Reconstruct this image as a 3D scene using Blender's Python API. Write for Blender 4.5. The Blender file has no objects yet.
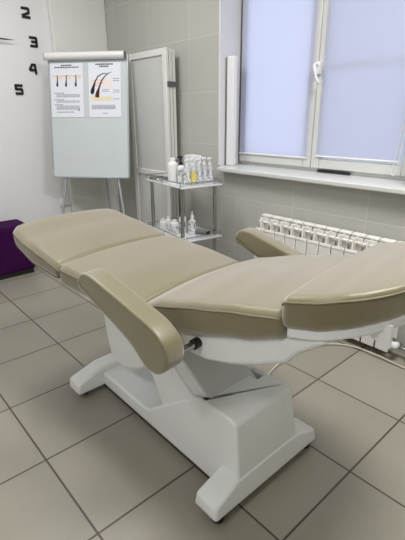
import bpy, bmesh, math, random
from mathutils import Vector, Matrix
random.seed(7)
S = bpy.context.scene
COL = S.collection
PI = math.pi

# ---------------------------------------------------------------- camera
cam = bpy.data.cameras.new('camera')
cam.sensor_fit = 'VERTICAL'; cam.sensor_height = 36.0
cam.lens = 415.363 / 540 * 36
cam.clip_start = 0.02
co = bpy.data.objects.new('camera', cam); COL.objects.link(co)
RX = Vector((0.66756818, 0.74452312, -0.00616851))
DN = Vector((0.25488589, -0.23630916, -0.93765194))
FW = Vector((-0.69956122, 0.62437434, -0.34752091))
M = Matrix(((RX.x, -DN.x, -FW.x, 1.71329), (RX.y, -DN.y, -FW.y, -0.37152), (RX.z, -DN.z, -FW.z, 1.21782), (0, 0, 0, 1)))
co.matrix_world = M
S.camera = co

# ---------------------------------------------------------------- world, exposure
S.view_settings.view_transform = 'Standard'
S.view_settings.look = 'None'
S.view_settings.gamma = 1.0
S.view_settings.use_curve_mapping = False
S.view_settings.exposure = 0.0
w = bpy.data.worlds.new('overcast'); S.world = w; w.use_nodes = True
w.node_tree.nodes['Background'].inputs[0].default_value = (0.72, 0.80, 1.0, 1)
w.node_tree.nodes['Background'].inputs[1].default_value = 1.0

def area(name, loc, direction, sx, sy, power, col):
    l = bpy.data.lights.new(name, 'AREA'); l.shape = 'RECTANGLE'; l.size = sx; l.size_y = sy
    l.energy = power; l.color = col
    o = bpy.data.objects.new(name, l); COL.objects.link(o); o.location = loc
    o.rotation_euler = Vector(direction).to_track_quat('-Z', 'Y').to_euler()
    return o
area('daylight', (-0.25, 2.75, 1.7), (0.1, -1, -0.05), 2.0, 2.2, 6.6, (0.79, 0.81, 1.0))
area('ceiling_lamp_light', (1.5, 0.80, 2.655), (0, 0, -1), 0.58, 0.58, 46, (0.98, 0.98, 1.0))
area('ceiling_lamp_light', (-0.6, 0.40, 2.655), (0, 0, -1), 0.58, 0.58, 23, (0.98, 0.98, 1.0))
area('ceiling_lamp_light', (1.2, -1.5, 2.655), (0, 0, -1), 0.58, 0.58, 20, (0.98, 0.98, 1.0))  # fill added behind the camera to lift the sides facing it

# ---------------------------------------------------------------- materials
def lin(c):
    return c / 12.92 if c <= 0.04045 else ((c + 0.055) / 1.055) ** 2.4
def rgb(r, g, b): return (lin(r / 255), lin(g / 255), lin(b / 255), 1)

def mat(name, col, rough=0.5, metal=0.0, bump=None, mott=None, spec=0.5, coat=0.0):
    """principled material; bump=(scale, strength), mott=(scale, amount)"""
    m = bpy.data.materials.new(name); m.use_nodes = True
    nt = m.node_tree; b = nt.nodes['Principled BSDF']
    b.inputs['Base Color'].default_value = col
    b.inputs['Roughness'].default_value = rough
    b.inputs['Metallic'].default_value = metal
    b.inputs['Specular IOR Level'].default_value = spec
    b.inputs['Coat Weight'].default_value = coat
    tc = nt.nodes.new('ShaderNodeTexCoord')
    if mott:
        n = nt.nodes.new('ShaderNodeTexNoise'); n.inputs['Scale'].default_value = mott[0]; n.inputs['Detail'].default_value = 4
        nt.links.new(tc.outputs['Object'], n.inputs['Vector'])
        mr = nt.nodes.new('ShaderNodeMapRange')
        mr.inputs['From Min'].default_value = 0.3; mr.inputs['From Max'].default_value = 0.7
        mr.inputs['To Min'].default_value = 1 - mott[1]; mr.inputs['To Max'].default_value = 1 + mott[1]
        nt.links.new(n.outputs['Fac'], mr.inputs['Value'])
        mx = nt.nodes.new('ShaderNodeVectorMath'); mx.operation = 'SCALE'
        mx.inputs[0].default_value = col[:3]
        nt.links.new(mr.outputs[0], mx.inputs['Scale']); nt.links.new(mx.outputs[0], b.inputs['Base Color'])
    if bump:
        n = nt.nodes.new('ShaderNodeTexNoise'); n.inputs['Scale'].default_value = bump[0]; n.inputs['Detail'].default_value = 3
        nt.links.new(tc.outputs['Object'], n.inputs['Vector'])
        bp = nt.nodes.new('ShaderNodeBump'); bp.inputs['Strength'].default_value = bump[1]; bp.inputs['Distance'].default_value = 0.002
        nt.links.new(n.outputs['Fac'], bp.inputs['Height']); nt.links.new(bp.outputs[0], b.inputs['Normal'])
    return m

def tile_mat(name, col_a, col_b, grout, ax, px, ox, ay, py, oy, gw, rough, mscale, speck=0.0):
    """rectangular tiles of px by py metres laid along axes ax and ay of the object's own space"""
    m = bpy.data.materials.new(name); m.use_nodes = True
    nt = m.node_tree; N = nt.nodes; L = nt.links; b = N['Principled BSDF']
    tc = N.new('ShaderNodeTexCoord'); sp = N.new('ShaderNodeSeparateXYZ'); L.new(tc.outputs['Object'], sp.inputs[0])
    def math_(op, a, c=None):
        n = N.new('ShaderNodeMath'); n.operation = op
        for i, v in enumerate((a, c)):
            if v is None: continue
            if isinstance(v, (int, float)): n.inputs[i].default_value = v
            else: L.new(v, n.inputs[i])
        return n.outputs[0]
    ds, ids = [], []
    for axis, p, o in ((ax, px, ox), (ay, py, oy)):
        t = math_('DIVIDE', math_('SUBTRACT', sp.outputs[axis], o), p)
        f = math_('FRACT', t)
        ds.append(math_('MULTIPLY', math_('MINIMUM', f, math_('SUBTRACT', 1.0, f)), p))
        ids.append(math_('FLOOR', t))
    d = math_('MINIMUM', ds[0], ds[1])
    g = N.new('ShaderNodeMapRange'); g.interpolation_type = 'SMOOTHSTEP'
    g.inputs['From Min'].default_value = gw * 0.4; g.inputs['From Max'].default_value = gw * 0.75
    L.new(d, g.inputs['Value'])
    cv = N.new('ShaderNodeCombineXYZ'); L.new(ids[0], cv.inputs[0]); L.new(ids[1], cv.inputs[1])
    wn = N.new('ShaderNodeTexWhiteNoise'); wn.noise_dimensions = '3D'; L.new(cv.outputs[0], wn.inputs['Vector'])
    n1 = N.new('ShaderNodeTexNoise'); n1.inputs['Scale'].default_value = mscale; n1.inputs['Detail'].default_value = 5
    L.new(tc.outputs['Object'], n1.inputs['Vector'])
    n2 = N.new('ShaderNodeTexNoise'); n2.inputs['Scale'].default_value = 260; n2.inputs['Detail'].default_value = 2
    L.new(tc.outputs['Object'], n2.inputs['Vector'])
    s = math_('ADD', math_('MULTIPLY', wn.outputs['Value'], 0.35), math_('MULTIPLY', n1.outputs['Fac'], 0.65))
    s = math_('ADD', s, math_('MULTIPLY', math_('SUBTRACT', n2.outputs['Fac'], 0.5), speck))
    mix = N.new('ShaderNodeMix'); mix.data_type = 'RGBA'
    L.new(s, mix.inputs['Factor']); mix.inputs['A'].default_value = col_a; mix.inputs['B'].default_value = col_b
    mg = N.new('ShaderNodeMix'); mg.data_type = 'RGBA'
    L.new(g.outputs[0], mg.inputs['Factor']); mg.inputs['A'].default_value = grout; L.new(mix.outputs['Result'], mg.inputs['B'])
    L.new(mg.outputs['Result'], b.inputs['Base Color'])
    b.inputs['Roughness'].default_value = rough
    bp = N.new('ShaderNodeBump'); bp.inputs['Strength'].default_value = 0.35; bp.inputs['Distance'].default_value = 0.002
    L.new(g.outputs[0], bp.inputs['Height']); L.new(bp.outputs[0], b.inputs['Normal'])
    return m

MAT = {}
MAT['floor'] = tile_mat('floor_tile', rgb(136, 132, 119), rgb(162, 157, 143), rgb(72, 64, 54), 0, 0.4, 0.0, 1, 0.4, 0.0, 0.006, 0.42, 3.0, 0.7)
MAT['wtile'] = tile_mat('wall_tile', rgb(180, 179, 171), rgb(191, 190, 182), rgb(199, 198, 191), 0, 0.483, -0.78, 2, 0.345, 0.34, 0.005, 0.35, 2.2)
MAT['wtiley'] = tile_mat('wall_tile_side', rgb(180, 179, 171), rgb(191, 190, 182), rgb(199, 198, 191), 1, 0.483, 0.0, 2, 0.345, 0.34, 0.005, 0.35, 2.2)
MAT['wpaint'] = mat('white_wall', rgb(234, 234, 234), 0.6, bump=(120, 0.05))
MAT['wpaint2'] = mat('white_wall_column', rgb(234, 234, 229), 0.6, bump=(120, 0.05))
MAT['ceil'] = mat('ceiling_paint', rgb(236, 235, 230), 0.8)
MAT['pvc'] = mat('white_window_plastic', rgb(212, 213, 209), 0.3)
MAT['reveal'] = mat('reveal_plastic', rgb(228, 226, 226), 0.4)
MAT['leather'] = mat('beige_leatherette', rgb(114, 106, 67), 0.46, bump=(420, 0.12), mott=(3.0, 0.04), spec=0.7, coat=0.25)
MAT['leather'].node_tree.nodes['Principled BSDF'].inputs['Coat Roughness'].default_value = 0.38
_b = MAT['leather'].node_tree.nodes['Principled BSDF']; _b.inputs['Sheen Weight'].default_value = 0.85; _b.inputs['Sheen Roughness'].default_value = 0.52; _b.inputs['Sheen Tint'].default_value = (1.0, 0.94, 0.96, 1)
MAT['piping'] = mat('beige_piping', rgb(118, 110, 84), 0.55)
MAT['plastic'] = mat('white_chair_plastic', rgb(238, 240, 238), 0.28, mott=(2.0, 0.015))
MAT['steelplate'] = mat('pale_grey_plate', rgb(212, 214, 214), 0.38, mott=(4.0, 0.03))
MAT['black'] = mat('black_rubber', rgb(22, 22, 22), 0.5)
MAT['chrome'] = mat('chrome', rgb(178, 178, 176), 0.16, 1.0)
MAT['steel'] = mat('brushed_steel', rgb(160, 160, 158), 0.3, 1.0)
MAT['rad'] = mat('radiator_enamel', rgb(232, 230, 222), 0.3)
MAT['purple'] = mat('purple_fabric', rgb(58, 10, 66), 0.9, spec=0.15, bump=(300, 0.2), mott=(8, 0.12))
MAT['board'] = mat('whiteboard_enamel', rgb(203, 210, 211), 0.22, mott=(3, 0.02))
MAT['alu'] = mat('grey_aluminium', rgb(176, 181, 183), 0.4, 0.4)
MAT['white'] = mat('white_plastic', rgb(234, 234, 232), 0.35)
MAT['paper'] = mat('laminated_paper', rgb(232, 234, 241), 0.22)
MAT['ink'] = mat('grey_ink', rgb(120, 122, 130), 0.6)
MAT['dark_ink'] = mat('dark_ink', rgb(58, 60, 84), 0.6)
MAT['skin_ink'] = mat('tan_ink', rgb(222, 196, 172), 0.6)
MAT['skin_pale'] = mat('pale_peach_ink', rgb(236, 226, 220), 0.6)
MAT['fat_ink'] = mat('yellow_ink', rgb(232, 218, 184), 0.6)
MAT['red_ink'] = mat('red_ink', rgb(214, 130, 110), 0.6)
MAT['hair_ink'] = mat('hair_ink', rgb(40, 30, 34), 0.6)
MAT['brown_ink'] = mat('brown_ink', rgb(96, 52, 40), 0.6)
MAT['blue_ink'] = mat('blue_ink', rgb(52, 54, 104), 0.6)
MAT['numeral'] = mat('black_foam', rgb(14, 14, 14), 0.55)
MAT['screenfab'] = mat('pale_grey_screen_fabric', rgb(200, 201, 198), 0.8, bump=(500, 0.2), mott=(6, 0.02))
MAT['screenframe'] = mat('white_screen_frame', rgb(224, 223, 217), 0.4)
MAT['hinge'] = mat('grey_hinge', rgb(112, 118, 118), 0.4, 0.7)
MAT['shelf'] = mat('pale_shelf', rgb(216, 219, 218), 0.12, coat=0.4)
MAT['yellow'] = mat('yellow_liquid', rgb(232, 214, 120), 0.25)
MAT['grey'] = mat('grey_plastic', rgb(120, 120, 120), 0.4)
MAT['cable'] = mat('beige_cable', rgb(196, 188, 172), 0.4)
MAT['dark_gap'] = mat('dark_slot', rgb(26, 26, 28), 0.6)

def led(name, strength, col):
    m = bpy.data.materials.new(name); m.use_nodes = True
    b = m.node_tree.nodes['Principled BSDF']
    b.inputs['Emission Color'].default_value = col; b.inputs['Emission Strength'].default_value = strength
    b.inputs['Base Color'].default_value = (0.9, 0.9, 0.9, 1)
    return m
MAT['led'] = led('led_diffuser', 2.0, (1, 0.95, 0.87, 1))

def mix_mat(name, fac, make_a, make_b):
    m = bpy.data.materials.new(name); m.use_nodes = True
    nt = m.node_tree; nt.nodes.clear()
    o = nt.nodes.new('ShaderNodeOutputMaterial'); mx = nt.nodes.new('ShaderNodeMixShader')
    mx.inputs[0].default_value = fac
    nt.links.new(make_a(nt).outputs[0], mx.inputs[1]); nt.links.new(make_b(nt).outputs[0], mx.inputs[2])
    nt.links.new(mx.outputs[0], o.inputs[0])
    return m
def n_(kind, col, **kw):
    def f(nt):
        n = nt.nodes.new(kind); n.inputs['Color'].default_value = col
        for k, v in kw.items(): n.inputs[k].default_value = v
        return n
    return f
MAT['blind'] = mix_mat('translucent_blind_cloth', 0.62, n_('ShaderNodeBsdfDiffuse', (0.72, 0.74, 0.84, 1)), n_('ShaderNodeBsdfTranslucent', (0.80, 0.80, 0.95, 1)))
MAT['glass'] = mix_mat('window_glass', 0.06, n_('ShaderNodeBsdfTransparent', (0.96, 0.98, 0.98, 1)), n_('ShaderNodeBsdfGlossy', (1, 1, 1, 1), Roughness=0.02))
MAT['clear'] = mix_mat('clear_bottle', 0.55, n_('ShaderNodeBsdfTransparent', (0.93, 0.95, 0.95, 1)), n_('ShaderNodeBsdfDiffuse', (0.78, 0.79, 0.80, 1)))

MAT['mesh'] = mix_mat('dimming_mesh', 0.15, n_('ShaderNodeBsdfTransparent', (1, 1, 1, 1)), n_('ShaderNodeBsdfDiffuse', (0.05, 0.05, 0.05, 1)))  # for the pane added to dim the right blind

def label_mat(name, seed, scale=90):
    m = bpy.data.materials.new(name); m.use_nodes = True
    nt = m.node_tree; b = nt.nodes['Principled BSDF']; b.inputs['Roughness'].default_value = 0.4
    tc = nt.nodes.new('ShaderNodeTexCoord'); v = nt.nodes.new('ShaderNodeTexVoronoi'); v.inputs['Scale'].default_value = scale
    mp = nt.nodes.new('ShaderNodeMapping'); mp.inputs['Location'].default_value = (seed, seed * 2, 0)
    nt.links.new(tc.outputs['Object'], mp.inputs[0]); nt.links.new(mp.outputs[0], v.inputs['Vector'])
    r = nt.nodes.new('ShaderNodeValToRGB'); r.color_ramp.interpolation = 'CONSTANT'
    r.color_ramp.elements[0].color = rgb(228, 229, 228); r.color_ramp.elements[1].position = 0.62; r.color_ramp.elements[1].color = rgb(150, 150, 158)
    e = r.color_ramp.elements.new(0.8); e.color = rgb(206, 204, 200)
    nt.links.new(v.outputs['Color'], r.inputs[0]); nt.links.new(r.outputs[0], b.inputs['Base Color'])
    return m
MAT['label'] = label_mat('patterned_label', 1.3)

# ---------------------------------------------------------------- helpers
def mesh_obj(name, bm, m, parent=None, smooth=35, bevel=0, seg=2, sub=0):
    bmesh.ops.recalc_face_normals(bm, faces=bm.faces)
    me = bpy.data.meshes.new(name); bm.to_mesh(me); bm.free()
    me.materials.append(MAT[m] if isinstance(m, str) else m)
    if smooth:
        for p in me.polygons: p.use_smooth = True
        if smooth < 180: me.set_sharp_from_angle(angle=math.radians(smooth))
    o = bpy.data.objects.new(name, me); COL.objects.link(o)
    if parent is not None: o.parent = parent
    if bevel:
        b = o.modifiers.new('bevel', 'BEVEL'); b.width = bevel; b.segments = seg; b.limit_method = 'ANGLE'; b.angle_limit = math.radians(30)
        b.harden_normals = False
    if sub:
        s = o.modifiers.new('sub', 'SUBSURF'); s.levels = sub; s.render_levels = sub
    return o
def tag(o, label, cat, group=None, kind=None):
    o['label'] = label; o['category'] = cat
    if group: o['group'] = group
    if kind: o['kind'] = kind
    return o
def thing(name, loc, label, cat, group=None, rz=0.0):
    o = bpy.data.objects.new(name, None); COL.objects.link(o); o.location = loc; o.rotation_euler = (0, 0, rz)
    o.empty_display_size = 0.05
    return tag(o, label, cat, group)
def struct(o):
    o['kind'] = 'structure'; return o
def bm_(): return bmesh.new()
def box(bm, a, b):
    x0, y0, z0 = a; x1, y1, z1 = b
    v = [bm.verts.new(p) for p in ((x0, y0, z0), (x1, y0, z0), (x1, y1, z0), (x0, y1, z0), (x0, y0, z1), (x1, y0, z1), (x1, y1, z1), (x0, y1, z1))]
    for f in ((0, 3, 2, 1), (4, 5, 6, 7), (0, 1, 5, 4), (1, 2, 6, 5), (2, 3, 7, 6), (3, 0, 4, 7)): bm.faces.new([v[i] for i in f])
    return bm
def B(a, b): return box(bm_(), a, b)
def prism(bm, pts, fa, fb):
    """pts: 2-D outline, fa / fb map a 2-D point to its two 3-D ends"""
    A = [bm.verts.new(fa(*p)) for p in pts]; C = [bm.verts.new(fb(*p)) for p in pts]
    n = len(pts)
    bm.faces.new(A); bm.faces.new(C[::-1])
    for i in range(n): bm.faces.new((A[i], A[(i + 1) % n], C[(i + 1) % n], C[i]))
    return bm
def tube(bm, pts, r, n=10, closed=False, cap=True):
    pts = [Vector(p) for p in pts]; m = len(pts); rings = []
    up = None
    for i, p in enumerate(pts):
        if closed: t = (pts[(i + 1) % m] - pts[i - 1])
        else: t = pts[min(i + 1, m - 1)] - pts[max(i - 1, 0)]
        t.normalize()
        if up is None:
            up = Vector((0, 0, 1)) if abs(t.z) < 0.9 else Vector((1, 0, 0))
        s = t.cross(up)
        if s.length < 1e-6: s = t.cross(Vector((0.3, 1, 0.2)))
        s.normalize(); up = s.cross(t).normalized()
        rr = r[i] if isinstance(r, (list, tuple)) else r
        rings.append([bm.verts.new(p + (s * math.cos(2 * PI * k / n) + up * math.sin(2 * PI * k / n)) * rr) for k in range(n)])
    for i in range(m if closed else m - 1):
        a, b = rings[i], rings[(i + 1) % m]
        for k in range(n): bm.faces.new((a[k], a[(k + 1) % n], b[(k + 1) % n], b[k]))
    if cap and not closed:
        bm.faces.new(rings[0]); bm.faces.new(rings[-1][::-1])
    return bm
def lathe(bm, prof, n=20, c=(0, 0)):
    rings = []
    for r, z in prof:
        rings.append([bm.verts.new((c[0] + r * math.cos(2 * PI * k / n), c[1] + r * math.sin(2 * PI * k / n), z)) for k in range(n)])
    for a, b in zip(rings, rings[1:]):
        for k in range(n): bm.faces.new((a[k], a[(k + 1) % n], b[(k + 1) % n], b[k]))
    bm.faces.new(rings[0][::-1]); bm.faces.new(rings[-1])
    return bm
def catmull(P, n=8):
    P = [Vector(p) for p in P]; out = []
    for i in range(len(P) - 1):
        p0 = P[max(i - 1, 0)]; p1 = P[i]; p2 = P[i + 1]; p3 = P[min(i + 2, len(P) - 1)]
        for k in range(n):
            t = k / n
            out.append(0.5 * ((2 * p1) + (-p0 + p2) * t + (2 * p0 - 5 * p1 + 4 * p2 - p3) * t * t + (-p0 + 3 * p1 - 3 * p2 + p3) * t ** 3))
    out.append(P[-1]); return out

# ---------------------------------------------------------------- the room
XL, XR, YB, YF, H = -1.93, 3.3, -2.4, 1.74, 2.7
WX0, WX1, WZ0, WZ1, WY = -0.475, 0.87, 0.885, 2.15, 1.93     # window opening and the plane of the frame
struct(mesh_obj('floor', B((XL - .1, YB - .1, -.1), (XR + .1, YF + .3, 0)), 'floor', smooth=0))
struct(mesh_obj('ceiling', B((XL - .1, YB - .1, H), (XR + .1, YF + .3, H + .1)), 'ceil', smooth=0))
struct(mesh_obj('wall_left', B((XL - .1, YB - .1, 0), (XL, YF + .3, H)), 'wpaint', smooth=0))
struct(mesh_obj('trim_1', B((XL, 1.25, 0), (-1.875, YF, H)), 'wpaint2', smooth=0, bevel=.008))
struct(mesh_obj('wall_right', B((XR, YB - .1, 0), (XR + .1, YF + .3, H)), 'wtiley', smooth=0))
struct(mesh_obj('wall_back', B((XL, YB - .1, 0), (XR, YB, H)), 'wpaint', smooth=0))
bm = bm_()
box(bm, (XL, YF, 0), (WX0, YF + .3, H)); box(bm, (WX1, YF, 0), (XR, YF + .3, H))
box(bm, (WX0, YF, 0), (WX1, YF + .3, WZ0 - .03)); box(bm, (WX0, YF, WZ1), (WX1, YF + .3, H))
struct(mesh_obj('wall_window', bm, 'wtile', smooth=0))

# window: plastic reveals, frame, two sashes, glass, handle, sill
win = bpy.data.objects.new('window_1', None); COL.objects.link(win); win.location = (0, 0, 0); struct(win)
bm = bm_()
box(bm, (WX0, YF - .004, WZ0), (WX0 + .012, WY, WZ1)); box(bm, (WX1 - .012, YF - .004, WZ0), (WX1, WY, WZ1)); box(bm, (WX0, YF - .004, WZ1 - .012), (WX1, WY, WZ1))
mesh_obj('reveal', bm, 'reveal', win, bevel=.002)
def frame_bm(x0, x1, z0, z1, t, y0, y1):
    bm = bm_()
    box(bm, (x0, y0, z0), (x0 + t, y1, z1)); box(bm, (x1 - t, y0, z0), (x1, y1, z1))
    box(bm, (x0 + t, y0, z0), (x1 - t, y1, z0 + t)); box(bm, (x0 + t, y0, z1 - t), (x1 - t, y1, z1)); return bm
bm = frame_bm(WX0 + .012, WX1 - .012, WZ0, WZ1 - .012, .036, WY + .012, WY + .07)
box(bm, (.125, WY + .0125, WZ0 + .037), (.195, WY + .07, WZ1))
box(bm, (.790, WY + .0125, WZ0 + .037), (WX1 - .049, WY + .07, WZ1 - .05))
mesh_obj('window_frame', bm, 'pvc', win, bevel=.004)
for x0, x1 in ((-.445, .165), (.168, .795)):
    s = mesh_obj('sash', frame_bm(x0, x1, WZ0 + .022, WZ1 - .03, .06, WY - .008, WY + .045), 'pvc', win, bevel=.006)
    mesh_obj('pane', B((x0 + .055, WY + .02, WZ0 + .07), (x1 - .055, WY + .026, WZ1 - .08)), 'glass', s, smooth=0)
    bm = bm_(); box(bm, (x0 + .05, WY + .0, 1.466), (x1 - .05, WY + .012, 1.484))
    if x0 > 0:
        mesh_obj('shadow_bar', bm, 'pvc', s)  # bar added close behind the right blind to cast a line on it
        mesh_obj('dimming_screen', B((x0 + .05, WY + .048, WZ0 + .06), (x1 - .05, WY + .050, WZ1 - .07)), 'mesh', s, smooth=0)  # unseen pane added to darken the right blind's daylight
mesh_obj('drain_slot', B((.225, WY - .012, .888), (.445, WY - .004, .902)), 'dark_gap', win, smooth=0)
bm = bm_(); box(bm, (.170, WY - .036, 1.440), (.194, WY - .008, 1.510))
hd = mesh_obj('window_handle', bm, 'white', win, bevel=.005)
bm = bm_(); tube(bm, catmull([(.182, WY - .02, 1.492), (.182, WY - .060, 1.492), (.185, WY - .068, 1.472), (.200, WY - .068, 1.422), (.216, WY - .062, 1.392)], 5), [.008] * 20 + [.006], 8)
mesh_obj('lever', bm, 'white', hd, 60)
# sill: a slab in the niche with a shallow nose in front of the wall
bm = bm_(); prism(bm, [(WX0, WY + .02), (WX1, WY + .02), (WX1, YF), (1.02, YF), (1.02, 1.675), (-.425, 1.675), (-.425, YF), (WX0, YF)], lambda x, y: (x, y, WZ0 - .03), lambda x, y: (x, y, WZ0))
mesh_obj('window_sill', bm, 'pvc', win, bevel=.008, seg=3)

# ---------------------------------------------------------------- roller blinds
def blind(x0, x1, zb, label, chain):
    t = thing('roller_blind', ((x0 + x1) / 2, WY - .014, WZ1 - .06), label, 'blind', 'roller blinds on the window sashes')
    hw = (x1 - x0) / 2; top = 0.0; bot = zb - (WZ1 - .06)
    bm = bm_(); nx, nz = 14, 20; g = []
    for j in range(nz + 1):
        row = []
        for i in range(nx + 1):
            x = -hw + 2 * hw * i / nx; z = bot + (top - bot) * j / nz
            row.append(bm.verts.new((x, 0.0012 * math.sin(5 * x + 3 * z) , z)))
        g.append(row)
    for j in range(nz):
        for i in range(nx): bm.faces.new((g[j][i], g[j][i + 1], g[j + 1][i + 1], g[j + 1][i]))
    f = mesh_obj('fabric', bm, 'blind', t)
    bm = bm_(); tube(bm, [(-hw, 0, bot), (hw, 0, bot)], .006, 8)
    mesh_obj('bottom_bar', bm, 'white', t, 60)
    bm = bm_(); box(bm, (-hw - .008, -.032, -.01), (hw + .008, .004, .045))
    mesh_obj('cassette', bm, 'white', t, bevel=.008)
    if chain:
        bm = bm_()
        zz = bot - .05
        tube(bm, catmull([(hw - .002, -.018, 0), (hw - .004, -.02, bot + .3), (hw - .018, -.03, bot + .02), (hw - .024, -.034, zz + .01), (hw - .016, -.036, zz - .014), (hw - .004, -.034, zz), (hw + .004, -.024, bot + .1), (hw + .008, -.018, 0)], 6), .0022, 6)
        mesh_obj('pull_chain', bm, 'white', t, 60)
blind(-.437, .142, .966, 'pale lavender roller blind pulled down over the left window sash', False)
blind(.207, .728, .982, 'pale lavender roller blind over the right window sash with a pull chain', True)

# narrow board standing at the left of the sill
t = thing('plastic_board', (-.425, 1.80, WZ0), 'narrow white plastic board standing upright on the left end of the sill', 'board')
bm = bm_(); box(bm, (-.026, -.012, 0), (.036, .03, .70))
mesh_obj('face_panel', bm, 'white', t, bevel=.009, seg=3)
mesh_obj('edge_strip', B((-.043, -.012, 0), (-.027, .03, .695)), 'grey', t, bevel=.003)

# ---------------------------------------------------------------- radiator
RN, RP, RX0 = 12, .0795, -.008
rad = thing('radiator', (RX0 + RN * RP / 2, 1.67, 0.04), 'white sectional aluminium radiator under the window sill', 'radiator')
def rad_section():
    bm = bm_(); h = .0362
    box(bm, (-h, -.05, 0), (h, -.043, .492))                     # front plate
    box(bm, (-.0035, -.043, .0), (.0035, .04, .568))             # web
    box(bm, (-.02, -.01, .0), (.02, .035, .05)); box(bm, (-.02, .0, .49), (.02, .035, .54))
    box(bm, (-h, .036, .05), (h, .040, .57))                     # rear plate
    box(bm, (-h, -.004, .47), (h, .0, .566))                     # inner plate behind the slots
    def fx(s): return lambda y, z: (s * h, y, z)
    prism(bm, [(.008, .577), (.020, .581), (.045, .581), (.045, .566), (.012, .564), (.008, .568)], fx(-1), fx(1))     # top cap
    prism(bm, [(-.022, .541), (-.014, .549), (-.010, .545), (-.019, .535)], fx(-1), fx(1))                             # louvre
    prism(bm, [(-.050, .492), (-.045, .506), (-.040, .503), (-.043, .485), (-.050, .485)], fx(-1), fx(1))
    return bm
first = None
for i in range(RN):
    if first is None:
        first = mesh_obj('radiator_section', rad_section(), 'rad', rad, bevel=.002, seg=1); o = first
    else:
        o = first.copy(); COL.objects.link(o); o.parent = rad
    o.location = (-RN * RP / 2 + (i + .5) * RP, 0, 0)
bm = bm_()
for z in (.025, .525): tube(bm, [(-RN * RP / 2, .01, z), (RN * RP / 2 + .0, .01, z)], .017, 12)
mesh_obj('manifold', bm, 'rad', rad, 60)
bm = bm_(); tube(bm, [(RN * RP / 2, .01, .025), (RN * RP / 2 + .075, .01, .025), (RN * RP / 2 + .075, .01, -.05)], .011, 10)
mesh_obj('pipe', bm, 'steel', rad, 60)
bm = bm_(); tube(bm, [(RN * RP / 2 + .03, .01, .04), (RN * RP / 2 + .03, -.03, .055)], .013, 12)
vv = mesh_obj('valve_body', bm, 'steel', rad, 60)
bm = bm_(); tube(bm, [(RN * RP / 2 + .03, -.03, .055), (RN * RP / 2 + .03, -.036, .057), (RN * RP / 2 + .03, -.07, .066), (RN * RP / 2 + .03, -.076, .068)], [.012, .018, .018, .012], 14)
mesh_obj('valve_knob', bm, 'white', vv, 60)

# ---------------------------------------------------------------- treatment chair
CX, CY = .55, .54
chair = thing('treatment_chair', (CX, CY, 0), 'beige leatherette treatment chair reclined on a white lifting base', 'chair')
PH = math.radians(6.2); cp, sp_ = math.cos(PH), math.sin(PH)
def uv(u, v, z): return Vector((u * cp - v * sp_, u * sp_ + v * cp, z))
def L(x, y, z): return (x - CX, y - CY, z)       # room metres to the chair's own space

def lerp_table(tab, x):
    if x <= tab[0][0]: return tab[0][1]
    for (a, fa), (b, fb) in zip(tab, tab[1:]):
        if x <= b:
            t = (x - a) / (b - a); t = t * t * (3 - 2 * t) * .35 + t * .65
            return fa + (fb - fa) * t
    return tab[-1][1]
def cushion(name, u0, u1, top, bot, half, rt=.03, rb=.03, rend0=.03, rend1=.03, plan0=.03, plan1=.03, crown=.014, second_seam=False):
    """upholstered block: top/bot/half are tables over u; ends rounded in section and in plan"""
    st = []
    for e in (0, 1):
        r = rend0 if e == 0 else rend1; pr = plan0 if e == 0 else plan1
        big = max(r, pr); lst = []
        for k in range(11):
            d = big * (1 - math.cos(PI / 2 * k / 10))
            er = r - math.sqrt(max(0, r * r - max(0, r - d) ** 2)) if d < r else 0
            ep = pr - math.sqrt(max(0, pr * pr - max(0, pr - d) ** 2)) if d < pr else 0
            lst.append((u0 + d if e == 0 else u1 - d, er, ep))
        st.append(lst)
    mid0, mid1 = st[0][-1][0], st[1][-1][0]
    stations = st[0] + [(mid0 + (mid1 - mid0) * k / 20, 0, 0) for k in range(1, 20)] + st[1][::-1]
    bm = bm_(); rings = []; kt = None
    for u, er, ep in stations:
        t = lerp_table(top, u) - er * .85; b = lerp_table(bot, u) + er * .9; w = lerp_table(half, u) - ep
        cr = crown * (1 - min(1, er / max(rend0, .001)))
        pts = []
        NT = 12
        for i in range(NT + 1):
            v = -(w - rt) + 2 * (w - rt) * i / NT
            pts.append((v, t + cr * (1 - (v / (w - rt)) ** 2)))
        kr = []
        for i in range(1, 6):
            a = PI / 2 * i / 5; pts.append((w - rt + rt * math.sin(a), t - rt + rt * math.cos(a)))
        kR = len(pts) - 2
        for i in range(0, 6):
            a = PI / 2 * i / 5; pts.append((w - rb + rb * math.cos(a), b + rb - rb * math.sin(a)))
        kR2 = len(pts) - 4
        for i in range(1, 4): pts.append(((w - rb) * (1 - 2 * i / 4), b))
        for i in range(0, 6):
            a = PI / 2 * i / 5; pts.append((-(w - rb) - rb * math.sin(a), b + rb - rb * math.cos(a)))
        kL2 = len(pts) - 3
        for i in range(0, 5):
            a = PI / 2 * i / 5; pts.append((-(w - rt) - rt * math.cos(a), t - rt + rt * math.sin(a)))
        kL = len(pts) - 4
        rings.append([(uv(u, v, z)) for v, z in pts])
    vr = [[bm.verts.new(p) for p in r] for r in rings]; n = len(vr[0])
    for a, b in zip(vr, vr[1:]):
        for k in range(n): bm.faces.new((a[k], a[(k + 1) % n], b[(k + 1) % n], b[k]))
    bm.faces.new(vr[0][::-1]); bm.faces.new(vr[-1])
    o = mesh_obj(name, bm, 'leather', chair, 60)
    def seam(kl, kr):
        path = [r[kl] for r in rings] + [rings[-1][kl].lerp(rings[-1][kr], k / 6) for k in range(1, 6)] + [r[kr] for r in rings[::-1]] + [rings[0][kr].lerp(rings[0][kl], k / 6) for k in range(1, 6)]
        bm = bm_(); tube(bm, path, .0032, 6, closed=True); mesh_obj('piping', bm, 'piping', o, 60)
    seam(kL, kR)
    if second_seam: seam(kL2, kR2)
    return o
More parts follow.
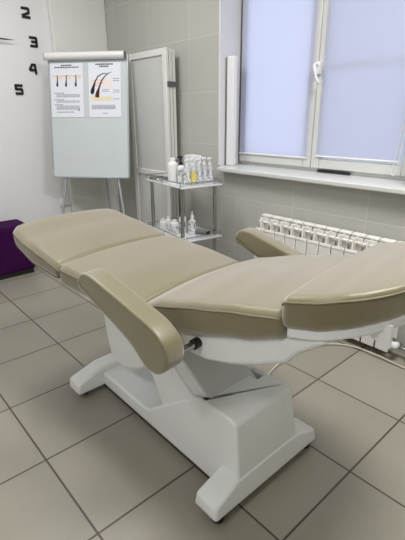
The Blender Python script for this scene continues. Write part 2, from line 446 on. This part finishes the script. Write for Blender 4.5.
cushion('leg_cushion', -.785, -.350, [(-.775, .768), (-.6, .735), (-.338, .690)], [(-.775, .715), (-.70, .672), (-.55, .637), (-.338, .618)],
        [(-.785, .280), (-.55, .297), (-.338, .298)], rb=.028, rend0=.026, plan0=.075, plan1=.02, crown=.012, second_seam=True)
cushion('seat_cushion', -.348, .098, [(-.336, .694), (-.1, .680), (.108, .656)], [(-.336, .603), (.108, .580)],
        [(-.336, .300), (.108, .286)], rb=.03, rend0=.024, rend1=.02, plan0=.025, plan1=.015, crown=.014)
cushion('back_cushion', .094, .628, [(.094, .654), (.20, .702), (.37, .747), (.50, .777), (.628, .802)], [(.104, .562), (.31, .620), (.507, .675), (.628, .722)],
        [(.104, .272), (.25, .283), (.628, .283)], rb=.03, rend0=.03, rend1=.02, plan0=.02, plan1=.015, crown=.016)
def head_half(u): return .285 if u < .665 else .285 * math.sqrt(max(0.05, 1 - ((u - .665) / .225) ** 2))
HT = [(.612, .838), (.70, .858), (.76, .874), (.82, .886), (.885, .906)]
HB = [(.612, .752), (.70, .769), (.76, .786), (.82, .806), (.885, .832)]
HU = [.612, .65, .69, .72, .75, .78, .80, .82, .84, .855, .865, .875, .885]
cushion('head_cushion', .612, .885, HT, HB, [(u, head_half(u)) for u in HU], rt=.022, rb=.026, rend0=.026, rend1=.026, plan0=.03, plan1=.02, crown=.008)

def strip(name, prof, v0, v1, m='plastic', bevel=.006):
    bm = bm_(); prism(bm, prof, lambda u, z: uv(u, v0, z), lambda u, z: uv(u, v1, z))
    return mesh_obj(name, bm, m, chair, bevel=bevel, seg=3)
strip('leg_pan', [(-.72, .668), (-.55, .630), (-.345, .611), (-.345, .590), (-.56, .610), (-.72, .655)], -.245, .245)
strip('seat_pan', [(-.345, .606), (.14, .575), (.14, .552), (-.10, .560), (-.345, .583)], -.262, .262)
strip('back_pan', [(.26, .612), (.31, .628), (.63, .728), (.70, .755), (.735, .752), (.665, .698), (.63, .655), (.53, .606), (.47, .582), (.369, .556), (.30, .556)], -.262, .262, bevel=.012)
def loft(name, tab, m='plastic', bevel=.006):
    """slab given by stations (u, half width, bottom, top)"""
    bm = bm_(); rs = [[bm.verts.new(uv(u, v, z)) for v, z in ((-h, b), (h, b), (h, t), (-h, t))] for u, h, b, t in tab]
    for a, b in zip(rs, rs[1:]):
        for k in range(4): bm.faces.new((a[k], a[(k + 1) % 4], b[(k + 1) % 4], b[k]))
    bm.faces.new(rs[0]); bm.faces.new(rs[-1][::-1])
    return mesh_obj(name, bm, m, chair, bevel=bevel, seg=3)
loft('head_pan', [(u, head_half(u) - .012, lerp_table(HB, u) - .022, lerp_table(HB, u) + .006) for u in [.632, .66, .69, .72, .75, .78, .80, .82, .84, .855, .868]])
for s in (-1, 1):
    strip('gusset', [(.765, .785), (.835, .805), (.838, .748), (.80, .760)], s * .190 - .004, s * .190 + .004, bevel=.002)

# armrests: tapered side pads pivoted on a chrome pin at the back section
ARM = [(-.028, .742), (.0, .772), (.04, .777), (.13, .754), (.23, .725), (.315, .698), (.362, .660), (.372, .615), (.355, .578), (.320, .558), (.275, .568), (.215, .616), (.115, .664), (.01, .706), (-.02, .718)]
for s in (-1, 1):
    bm = bm_()
    pts = catmull([(*p, 0) for p in ARM + ARM[:1]], 4)[:-1]
    rings = []
    cu = sum(p.x for p in pts) / len(pts); cz = sum(p.y for p in pts) / len(pts)
    hw = .034
    for k in range(13):
        a = -PI / 2 + PI * k / 12
        d = hw * math.copysign(abs(math.sin(a)) ** .33, math.sin(a)); ins = .014 * (1 - abs(math.cos(a)) ** .33)
        ring = []
        for i, p in enumerate(pts):
            t = (pts[(i + 1) % len(pts)] - pts[i - 1]).normalized(); nrm = Vector((-t.y, t.x, 0))
            q = p - nrm * ins * (1 if nrm.dot(p - Vector((cu, cz, 0))) > 0 or True else -1)
            # outline runs clockwise, so the outward normal is the left one
            ring.append(bm.verts.new(uv(q.x + (.032 if s > 0 else -.004), s * .373 + d, q.y - (.010 if s > 0 else 0))))
        rings.append(ring)
    n = len(pts)
    for a, b in zip(rings, rings[1:]):
        for i in range(n): bm.faces.new((a[i], a[(i + 1) % n], b[(i + 1) % n], b[i]))
    bm.faces.new(rings[0]); bm.faces.new(rings[-1][::-1])
    arm = mesh_obj('armrest', bm, 'leather', chair, 60)
    bm = bm_(); tube(bm, [uv(.345, s * .35, .608), uv(.345, s * .25, .608)], .011, 12)
    pin = mesh_obj('pivot_pin', bm, 'chrome', arm, 60)
    bm = bm_(); tube(bm, [uv(.345, s * .283, .608), uv(.345, s * .262, .608)], .016, 14)
    mesh_obj('clamp', bm, 'black', arm, 50)

# hanging cover under the seat
bm = bm_()
prof = catmull([(p[0], p[1], 0) for p in [(.185, .60), (.192, .45), (.208, .31), (.238, .218), (.288, .197), (.37, .21), (.48, .262), (.56, .36), (.62, .47), (.66, .575)]], 4)
prism(bm, [(p.x, p.y) for p in prof], lambda x, z: L(x, .395, z), lambda x, z: L(x, .685, z))
mesh_obj('underseat_cover', bm, 'plastic', chair, 40, bevel=.02, seg=4)

# lifting arm: white shell with a pale grey cover plate, leaning down into the base
def along(pts, y0, y1, name, m, bevel):
    bm = bm_(); prism(bm, pts, lambda x, z: L(x, y0, z), lambda x, z: L(x, y1, z)); return mesh_obj(name, bm, m, chair, bevel=bevel, seg=3)
along([(.40, .53), (.90, .221), (.86, .12), (.62, .12), (.545, .25), (.42, .40)], .405, .675, 'lift_arm', 'plastic', .006)
along([(.41, .582), (.93, .268), (.90, .20), (.41, .52)], .420, .646, 'arm_shell', 'plastic', .004)
along([(.415, .586), (.925, .278), (.920, .271), (.410, .579)], .424, .642, 'arm_cover_plate', 'steelplate', .002)

# base housing with two cross feet
body = [(.09, .028), (.09, .098), (.20, .094), (.50, .093), (.53, .103), (.80, .306), (.835, .319), (.985, .323), (1.003, .312), (1.034, .10), (1.036, .028)]
bm = bm_(); prism(bm, body, lambda x, z: L(x, .384 + max(0, z - .1) * .06, z), lambda x, z: L(x, .696 - max(0, z - .1) * .06, z))
base = mesh_obj('base_housing', bm, 'plastic', chair, 35, bevel=.010, seg=3)
# pocket in the top where the arm goes down
cut = mesh_obj('cut', prism(bm_(), [(.60, .415), (.846, .415), (.846, .628), (.888, .628), (.888, .664), (.60, .664)], lambda x, y: L(x, y, .17), lambda x, y: L(x, y, .5)), 'plastic', None); cut.parent = chair
bpy.context.view_layer.update()
bo = base.modifiers.new('pocket', 'BOOLEAN'); bo.operation = 'DIFFERENCE'; bo.object = cut; bo.solver = 'EXACT'
base.modifiers.move(1, 0)
base.modifiers.remove(base.modifiers['bevel'])
dg = bpy.context.evaluated_depsgraph_get()
me2 = bpy.data.meshes.new_from_object(base.evaluated_get(dg))
base.modifiers.clear(); base.data = me2
for p in me2.polygons: p.use_smooth = True
me2.set_sharp_from_angle(angle=math.radians(35))
bv = base.modifiers.new('bevel', 'BEVEL'); bv.width = .009; bv.segments = 3; bv.limit_method = 'ANGLE'; bv.angle_limit = math.radians(25)
bpy.data.objects.remove(cut)
def cross_foot(x0, x1, y0, y1, b0, b1):
    bm = bm_()
    prof = [(y0, .033), (y0 + .006, .084), (b0, .126), (b0 + .06, .128), (b1 - .06, .128), (b1, .126), (y1 - .006, .084), (y1, .033)]
    prism(bm, prof, lambda y, z: L(x0 + max(0, z - .028) * .12, y, z), lambda y, z: L(x1 - max(0, z - .028) * .12, y, z))
    return mesh_obj('cross_foot', bm, 'plastic', chair, 35, bevel=.011, seg=3)
f1 = cross_foot(.068, .176, .250, .835, .384, .696)
f2 = cross_foot(.937, 1.045, .274, .816, .384, .696)
for f, xs, ys in ((f1, .115, (.30, .78)), (f2, 1.012, (.312, .785))):
    for y in ys:
        bm = bm_(); lathe(bm, [(.019, 0), (.022, .004), (.022, .018), (.014, .022), (.014, .038)], 18, L(xs, y, 0)[:2])
        mesh_obj('levelling_foot', bm, 'black', f, 50)

# cable running from the base to the wall
bm = bm_()
tube(bm, catmull([(.90, .72, .05), (.87, .76, .03), (.78, .84, .008), (.66, .95, .006), (.600, 1.10, .006), (.590, 1.25, .006), (.610, 1.42, .006), (.66, 1.53, .006), (.76, 1.60, .006), (.90, 1.612, .006), (1.06, 1.60, .006), (1.3, 1.62, .006), (1.6, 1.70, .006)], 8), .005, 8)
tag(mesh_obj('power_cable', bm, 'cable', None, 60), 'thin beige power cable looping across the floor tiles from the white base', 'cable')

# ---------------------------------------------------------------- flip chart
BD = Vector((math.cos(.7043), math.sin(.7043), 0)); BN = Vector((-math.sin(.7043), math.cos(.7043), 0)); TL = .1793
BU = Vector((0, 0, math.cos(TL))) + BN * math.sin(TL); BF = (BN * math.cos(TL) - Vector((0, 0, math.sin(TL))))   # BF points to the back
BC = Vector((-1.402, 1.216, .757)); BW, BH = .642, .925
fc = thing('flip_chart', (BC.x, BC.y, 0), 'whiteboard flip chart on a tripod easel in the corner', 'flip chart')
def P(s, h, d): return BC + BD * s + BU * h + BF * d - Vector((BC.x, BC.y, 0))
def bbox_b(bm, s0, s1, h0, h1, d0, d1, org=P):
    v = [bm.verts.new(org(*p)) for p in ((s0, h0, d0), (s1, h0, d0), (s1, h0, d1), (s0, h0, d1), (s0, h1, d0), (s1, h1, d0), (s1, h1, d1), (s0, h1, d1))]
    for f in ((0, 3, 2, 1), (4, 5, 6, 7), (0, 1, 5, 4), (1, 2, 6, 5), (2, 3, 7, 6), (3, 0, 4, 7)): bm.faces.new([v[i] for i in f])
    return bm
hw = BW / 2
mesh_obj('board', bbox_b(bm_(), -hw + .006, hw - .006, .006, BH - .006, 0, .012), 'board', fc, smooth=0)
bm = bm_()
bbox_b(bm, -hw, -hw + .012, 0, BH, -.004, .016); bbox_b(bm, hw - .012, hw, 0, BH, -.004, .016)
bbox_b(bm, -hw, hw, 0, .012, -.004, .016); bbox_b(bm, -hw, hw, BH - .012, BH, -.004, .016)
mesh_obj('board_frame', bm, 'alu', fc, bevel=.002)
bm = bm_(); tube(bm, [P(-hw - .008, BH - .018, -.022), P(hw - .022, BH - .018, -.022)], .027, 18)
cl = mesh_obj('paper_clamp', bm, 'white', fc, 50)
for s in (-hw - .012, hw - .020):
    bm = bm_(); tube(bm, [P(s, BH - .018, -.022), P(s + .004, BH - .018, -.022)], .028, 18); mesh_obj('end_cap', bm, 'grey', cl, 50)
def leg(a, b, r=.010):
    bm = bm_(); tube(bm, [a, b], r, 10); o = mesh_obj('leg', bm, 'alu', fc, 60)
    bm = bm_(); d = (Vector(a) - Vector(b)).normalized(); tube(bm, [Vector(b) - d * .001, Vector(b) + d * .04], r + .003, 10); mesh_obj('foot_tip', bm, 'black', o, 60)
o3 = Vector((BC.x, BC.y, 0))
for s in (-1, 1):
    a = P(s * .18, .25, .022); b = BC + BD * s * .335 - BN * .10 - o3; b = Vector((b.x, b.y, .006))
    leg(a, b)
a = P(.02, BH - .12, .026); b = BC + BD * .05 + BN * .29 - o3; leg(a, Vector((b.x, b.y, .006)))

# the two laminated posters
def poster(s0, s1, h0, h1, label, kind):
    c = BC + BD * ((s0 + s1) / 2) + BU * ((h0 + h1) / 2) + BF * -.0022
    t = thing('poster', c, label, 'poster', 'laminated hair posters on the flip chart')
    pw, ph = (s1 - s0), (h1 - h0)
    def Q(x, y, d): return BD * (x - .5) * pw + BU * (.5 - y) * ph + BF * d     # x right, y down, both 0 to 1
    mesh_obj('sheet', bbox_b(bm_(), 0, 1, 0, 1, -.0008, .0008, lambda x, y, d: Q(x, y, d)), 'paper', t, smooth=0)
    def rects(name, lst, m, d=-.0014):
        bm = bm_()
        for x0, y0, x1, y1 in lst: bbox_b(bm, x0, x1, y0, y1, d, d + .0007, Q)
        return mesh_obj(name, bm, m, t, smooth=0)
    rnd = random.Random(3 if kind else 5)
    def words(x0, x1, y, h):
        out = []; x = x0
        while x < x1:
            wl = rnd.uniform(.02, .07); out.append((x, y, min(x + wl, x1), y + h)); x += wl + .012
        return out
    def hair(name, path, rads, m):
        bm = bm_(); A = []; 
        pts = [Vector((x, y, 0)) for x, y in path]
        for i, p in enumerate(pts):
            tt = pts[min(i + 1, len(pts) - 1)] - pts[max(i - 1, 0)]; tt = Vector((tt.x * pw, tt.y * ph, 0)).normalized()
            nn = Vector((-tt.y / pw, tt.x / ph, 0)) * rads[i]
            A.append((p + nn, p - nn))
        L_ = [q for q, _ in A] + [q for _, q in A[::-1]]
        prism(bm, [(q.x, q.y) for q in L_], lambda x, y: Q(x, y, -.0022), lambda x, y: Q(x, y, -.0012))
        mesh_obj(name, bm, m, t, smooth=0)
    if kind == 0:
        rects('printed_title', words(.34, .66, .03, .022) + words(.14, .88, .066, .022), 'dark_ink')
        rects('printed_skin_layer', [(.06, .225, .95, .245)], 'skin_ink'); rects('printed_skin_layer', [(.06, .248, .95, .285)], 'skin_pale')
        for x in (.22, .49, .79):
            hair('printed_hair', [(x + (.04 if x > .4 and x < .6 else -.02), .215), (x, .25), (x - .005, .34), (x - .012, .375), (x - .014, .405), (x - .012, .43)], [.0022, .0035, .0045, .007, .0085, .004], 'hair_ink')
            rects('printed_vessel', words(x + .05, x + .14, .27, .008), 'red_ink', -.0016)
        tx = words(.10, .42, .54, .014)
        for y in (.572, .594, .612): tx += words(.16, .90, y, .010)
        tx += words(.10, .40, .665, .014)
        for y in (.69, .712): tx += words(.16, .88, y, .010)
        tx += words(.10, .36, .758, .014)
        for y in (.783, .803, .823, .843): tx += words(.16, .88, y, .010)
        tx += words(.16, .70, .895, .014) + [(.83, .84, .865, .885)]
        rects('printed_text', tx, 'ink')
    else:
        rects('printed_title', words(.22, .76, .022, .026) + words(.34, .64, .06, .026), 'dark_ink')
        rects('printed_skin_layer', [(.05, .30, .72, .46)], 'skin_pale'); rects('printed_fat_layer', [(.05, .62, .70, .70)], 'fat_ink')
        rects('printed_vessel', [(.08, .32, .50, .325), (.20, .37, .46, .378), (.12, .42, .40, .426)], 'red_ink', -.0017)
        hair('printed_hair', [(.60, .195), (.44, .205), (.30, .25), (.21, .34), (.14, .46), (.11, .53), (.10, .575)], [.0012, .003, .004, .005, .011, .013, .006], 'hair_ink')
        hair('printed_bulb', [(.17, .41), (.135, .475), (.11, .53), (.10, .575)], [.006, .013, .016, .008], 'blue_ink')
        hair('printed_hair', [(.72, .175), (.55, .225), (.42, .32), (.34, .43), (.28, .54), (.26, .61), (.255, .635)], [.0012, .003, .0045, .006, .008, .009, .006], 'hair_ink')
        hair('printed_bulb', [(.31, .48), (.28, .54), (.26, .61), (.255, .635)], [.008, .013, .017, .014], 'brown_ink')
        tx = []
        for y in (.29, .33, .50, .535, .66): rects('printed_caption', words(.76, .95, y, .012), 'ink')
        for y in (.49, .52): rects('printed_caption', words(.42, .64, y, .010), 'ink')
        rects('printed_footnote', words(.42, .58, .92, .014), 'ink')
        for y in (.775, .80, .82, .84): tx += words(.08, .82, y, .012)
        rects('printed_text', tx, 'ink')
poster(-.305, -.040, BH - .46, BH - .062, 'left laminated poster on the flip chart with three small hair roots', 0)
poster(.005, .262, BH - .46, BH - .062, 'right laminated poster on the flip chart with two long curved hairs', 1)

# ---------------------------------------------------------------- clock on the left wall
def numeral(ch, y, z, strokes, label):
    bm = bm_(); hw_, hh, th = .031, .035, .0185
    for (y0, z0, y1, z1) in strokes:
        a = Vector((y0 * hw_, z0 * hh, 0)); b = Vector((y1 * hw_, z1 * hh, 0)); d = (b - a).normalized(); nn = Vector((-d.y, d.x, 0)) * th / 2
        a -= d * th * .42; b += d * th * .42
        prism(bm, [(q.x, q.y) for q in (a + nn, b + nn, b - nn, a - nn)], lambda p, q: (0, p, q), lambda p, q: (.008, p, q))
    o = mesh_obj('clock_numeral', bm, 'numeral', None, smooth=0, bevel=.0025); o.location = (XL + .0005, y, z)
    tag(o, label, 'numeral', 'wall clock numerals')
numeral('2', 1.073, 1.970, [(-.75, .85, .6, .85), (.8, .7, .75, .1), (.7, .0, -.75, -.55), (-.75, -.85, .85, -.85)], 'black wall clock numeral 2, topmost on the white wall')
numeral('3', 1.106, 1.774, [(-.75, .85, .6, .85), (.75, .7, .75, -.7), (-.35, .02, .6, .02), (-.75, -.85, .6, -.85)], 'black wall clock numeral 3 beside the tip of the hand')
numeral('4', 1.073, 1.580, [(.0, .85, .55, .85), (-.2, .75, -.75, -.1), (-.7, -.25, .7, -.25), (.62, .75, .72, -.9)], 'black wall clock numeral 4 next to the white roller of the flip chart')
numeral('5', .940, 1.424, [(-.7, .85, .75, .85), (-.75, .75, -.75, .1), (-.65, .08, .6, .08), (.75, -.05, .75, -.7), (-.75, -.85, .6, -.85)], 'black wall clock numeral 5, lowest on the white wall')
t = thing('clock_hand', (XL, .70, 1.768), 'thin black clock hand pointing right on the white wall', 'clock')
bm = bm_(); prism(bm, [(-.05, -.007), (.18, -.005), (.25, -.0005), (.25, .0005), (.18, .005), (-.05, .007)], lambda y, z: (.034, y, z), lambda y, z: (.037, y, z))
mesh_obj('pointer', bm, 'numeral', t, smooth=0)
bm = bm_(); tube(bm, [(0, 0, 0), (.04, 0, 0)], .022, 20); mesh_obj('hub', bm, 'numeral', t, 50)

# ---------------------------------------------------------------- purple bench
t = thing('ottoman', (-1.785, .12, 0), 'purple upholstered bench low against the white wall', 'bench')
bm = bm_(); box(bm, (-.138, -.65, .035), (.138, .648, .412)); mesh_obj('upholstered_body', bm, 'purple', t, bevel=.022, seg=4)
mesh_obj('plinth', B((-.12, -.63, 0), (.125, .63, .04)), 'black', t, smooth=0)

# wall socket
t = thing('wall_socket', (XL, 1.205, .495), 'small white double socket on the wall behind the easel legs', 'socket')
mesh_obj('socket_plate', B((0, -.055, -.035), (.03, .055, .035)), 'white', t, bevel=.006)
bm = bm_(); tube(bm, [(.02, -.02, 0), (.06, -.02, 0)], .017, 14); p_ = mesh_obj('plug', bm, 'white', t, 50)
bm = bm_(); tube(bm, catmull([(.055, -.02, .0), (.07, -.02, .03), (.03, -.03, .10), (.01, -.03, .25), (.008, -.03, .5)], 6), .004, 6); mesh_obj('plug_cable', bm, 'white', p_, 60)

# ---------------------------------------------------------------- folding screen
t = thing('folding_screen', (-1.105, 1.65, 0), 'folded white privacy screen with pale fabric panels leaning by the tiled wall', 'screen')
for k in range(3):
    y = -.052 + k * .034; dz = -.004 * k
    bm = bm_(); x0, x1, z1 = -.25, .24 - .006 * k, 1.668 + dz; y0, y1 = y, y + .026; f = .045
    box(bm, (x0, y0, .10), (x0 + f, y1, z1)); box(bm, (x1 - f, y0, .10), (x1, y1, z1))
    box(bm, (x0 + f, y0, z1 - f), (x1 - f, y1, z1)); box(bm, (x0 + f, y0, .775), (x1 - f, y1, .815)); box(bm, (x0 + f, y0, .10), (x1 - f, y1, .145))
    box(bm, (x0, y0, 0), (x0 + .026, y1, .10)); box(bm, (x1 - .026, y0, 0), (x1, y1, .10))
    fr = mesh_obj('panel_frame', bm, 'screenframe', t, bevel=.004)
    bm = bm_(); box(bm, (x0 + f - .002, y + .010, .143), (x1 - f + .002, y + .015, z1 - f + .002)); mesh_obj('fabric_panel', bm, 'screenfab', fr, smooth=0)
for z in (1.435, .25):
    bm = bm_(); box(bm, (.222, -.046, z - .018), (.245, -.012, z + .018)); box(bm, (.222, -.010, z - .018), (.2445, .028, z + .018))
    mesh_obj('hinge', bm, 'hinge', t, bevel=.002)

# ---------------------------------------------------------------- trolley
RZ = -math.radians(8.8)
tr = thing('trolley', (-.535, 1.452, 0), 'chrome tiered trolley with pale shelves beside the folded screen', 'trolley', None, RZ)
TW, TD = .262, .157
for z in (.80, .45, .12):
    bm = bm_()
    box(bm, (-TW, -TD, z - .012), (TW, TD, z))
    sh = mesh_obj('shelf', bm, 'shelf', tr, bevel=.006, seg=3)
    bm = bm_(); c = [(-TW, -TD), (TW, -TD), (TW, TD), (-TW, TD)]
    rr = []
    for (x, y), a0 in zip(c, (PI, 1.5 * PI, 0, .5 * PI)):
        sx, sy = math.copysign(.03, x), math.copysign(.03, y)
        for k in range(5):
            a = a0 + PI / 2 * k / 4; rr.append((x - sx + .03 * math.cos(a) + 0, y - sy + .03 * math.sin(a), z + (.026 if z > .7 else .022)))
    tube(bm, rr, .0035, 8, closed=True)
    for x in (-TW + .02, 0, TW - .02):
        for y in (-TD, TD): tube(bm, [(x, y * .995, z - .004), (x, y * .995, z + .024)], .003, 6)
    mesh_obj('guard_rail', bm, 'chrome', sh, 60)
for x in (-TW + .05, TW - .05):
    for y in (-TD + .03, TD - .03):
        bm = bm_(); tube(bm, [(x, y, .06), (x, y, .80)], .013, 12); po = mesh_obj('post', bm, 'chrome', tr, 60)
        bm = bm_(); tube(bm, [(x - .008, y, .026), (x + .008, y, .026)], .026, 14); tube(bm, [(x, y, .04), (x, y, .065)], .008, 8); mesh_obj('castor', bm, 'black', po, 50)

def on_trolley(a, b, z):
    """a across, b deep, metres from the trolley's middle"""
    return (-.545 + a * math.cos(RZ) - b * math.sin(RZ), 1.458 + a * math.sin(RZ) + b * math.cos(RZ), z)
def bottle(loc, label, r, h, shape, cap, group, body='clear', band=None, rz=0.0):
    t = thing('pump_bottle' if shape == 'pump' else 'bottle', loc, label, 'bottle', group, rz)
    if shape == 'pump':
        bh = h * .68
        bm = bm_(); lathe(bm, [(r * .9, 0), (r, .004), (r, bh * .82), (r * .86, bh * .92), (r * .42, bh * .98), (r * .40, bh)], 18); mesh_obj('body', bm, body, t, 50)
        if band:
            bm = bm_(); lathe(bm, [(r + .0006, bh * .12), (r + .0006, bh * .72)], 18); mesh_obj('label_band', bm, band, t, 50)
        bm = bm_(); lathe(bm, [(r * .55, bh), (r * .55, bh + .014), (r * .26, bh + .018), (r * .22, bh + .026), (r * .22, h - .012), (r * .5, h - .012), (r * .5, h)], 14)
        tube(bm, [(0, 0, h - .006), (0, -r * 1.0, h - .008), (0, -r * 1.25, h - .014)], .0045, 8)
        mesh_obj('pump_head', bm, cap, t, 50)
    else:
        sh = {'round': [(r * .92, 0), (r, .004), (r, h * .72), (r * .9, h * .80), (r * .5, h * .86)], 'dropper': [(r * .92, 0), (r, .004), (r, h * .5), (r * .7, h * .62), (r * .4, h * .70)]}[shape]
        bm = bm_(); lathe(bm, sh, 18); mesh_obj('body', bm, body, t, 50)
        z0 = sh[-1][1]
        bm = bm_()
        if shape == 'round': lathe(bm, [(r * .56, z0), (r * .56, h * .97), (r * .48, h)], 16)
        else: lathe(bm, [(r * .5, z0), (r * .5, z0 + h * .1), (r * .22, z0 + h * .16), (r * .14, h)], 14)
        mesh_obj('cap', bm, cap, t, 50)
        if band:
            bm = bm_(); lathe(bm, [(r + .0006, h * .12), (r + .0006, h * .58)], 18); mesh_obj('label_band', bm, band, t, 50)
    return t
Z1 = .8003
G1 = 'pump bottles in a row on the trolley top'
names = ['nearest of the row', 'second in the row', 'middle of the row', 'fourth in the row', 'farthest of the row by the sill']
for i in range(5):
    lab = 'pump bottle with a yellow label, second in the row on the trolley top' if i == 1 else 'clear pump bottle on the trolley top, ' + names[i]
    bottle(on_trolley(.178 - .003 * i, -.062 + .0455 * i, Z1), lab, .0225, .162 + .004 * (i % 2), 'pump', 'white', G1, 'clear', 'yellow' if i == 1 else 'label', .3)
bottle(on_trolley(.124, .02, Z1), 'clear pump bottle just left of the row, beside the black pump', .022, .155, 'pump', 'white', G1, 'clear', 'label', .5)
bottle(on_trolley(.118, .078, Z1), 'clear pump bottle left of the row, in front of the white carton', .022, .168, 'pump', 'white', G1, 'clear', 'label', .8)
bottle(on_trolley(.070, -.045, Z1), 'patterned bottle with a black pump on the trolley top', .024, .172, 'pump', 'black', G1, 'white', 'label', -1.2)
bottle(on_trolley(.004, -.070, Z1), 'large plain white bottle at the front of the trolley top', .035, .158, 'round', 'white', 'plain bottles on the trolley top', 'white')
bottle(on_trolley(-.065, -.005, Z1), 'grey metal bottle behind the large white one on the trolley top', .030, .150, 'round', 'steel', 'plain bottles on the trolley top', 'steel')
t = thing('carton', on_trolley(.02, .085, Z1), 'white carton standing behind the bottles on the trolley top', 'box', None, RZ)
mesh_obj('box_body', B((-.065, -.035, 0), (.045, .035, .165)), 'white', t, bevel=.002)
mesh_obj('box_flap', B((-.062, -.033, .165), (.042, .033, .168)), 'white', t, bevel=.001)
t = thing('tray', on_trolley(-.165, -.085, Z1), 'flat steel tray lying on the left of the trolley top', 'tray', None, RZ)
bm = bm_(); box(bm, (-.06, -.05, 0), (.06, .05, .004)); mesh_obj('tray_base', bm, 'steel', t, bevel=.001)
bm = bm_()
tube(bm, [(-.06, -.05, .008), (.06, -.05, .008), (.06, .05, .008), (-.06, .05, .008)], .004, 8, closed=True); mesh_obj('tray_rim', bm, 'chrome', t, 60)
# middle shelf
Z2 = .4503; G2 = 'small bottles on the middle shelf of the trolley'
low = [(-.115, -.095, .026, .075, 'round', 'shortest white bottle at the left end of the middle trolley shelf', 'white'),
       (-.057, -.100, .024, .075, 'round', 'short white bottle second from left on the middle trolley shelf', 'white'),
       (.000, -.112, .022, .115, 'round', 'taller white capped bottle at the front of the middle trolley shelf', 'white'),
       (.058, -.098, .029, .100, 'round', 'stout white bottle beside the front trolley post, middle shelf', 'white'),
       (.050, -.030, .027, .135, 'round', 'pale grey bottle behind the stout white one on the middle shelf', 'white'),
       (.128, .000, .026, .158, 'dropper', 'white dropper bottle right of the front post on the middle shelf', 'white')]
for a, b, r, h, s, lab, cap in low:
    bottle(on_trolley(a, b, Z2), lab, r, h, s, cap, G2, 'white', 'label' if h > .09 else None, .4 * a)
t = thing('hair_clipper', on_trolley(.165, .035, Z2), 'dark clipper lying on the right of the middle trolley shelf', 'clipper', None, .5)
bm = bm_(); tube(bm, catmull([(-.065, 0, .017), (-.02, 0, .019), (.03, .004, .018), (.055, .006, .017)], 4), [.012, .014, .016, .017, .017, .017, .017, .016, .016, .015, .014, .013, .012], 12); mesh_obj('handle', bm, 'grey', t, 60)
bm = bm_(); box(bm, (.052, -.014, .008), (.074, .026, .024)); mesh_obj('blade_head', bm, 'black', t, bevel=.003)

# ---------------------------------------------------------------- ceiling lamps (out of view, they light the room; the one behind the camera is added fill)
for k, (x, y, lab) in enumerate(((1.5, .80, 'square white led ceiling panel above the head end of the chair'), (1.2, -1.5, 'added unseen fill panel on the ceiling behind the camera'), (-.6, .40, 'square white led ceiling panel above the flip chart side'))):
    t = thing('ceiling_light', (x, y, H), lab, 'ceiling light', 'led panels on the ceiling')
    bm = frame_bm(-.32, .32, -.32, .32, .022, 0, .03)
    for v in bm.verts: v.co = Vector((v.co.x, v.co.z, -v.co.y))
    mesh_obj('lamp_frame', bm, 'white', t, bevel=.003)
    mesh_obj('diffuser', B((-.298, -.298, -.026), (.298, .298, -.008)), 'led', t, smooth=0)
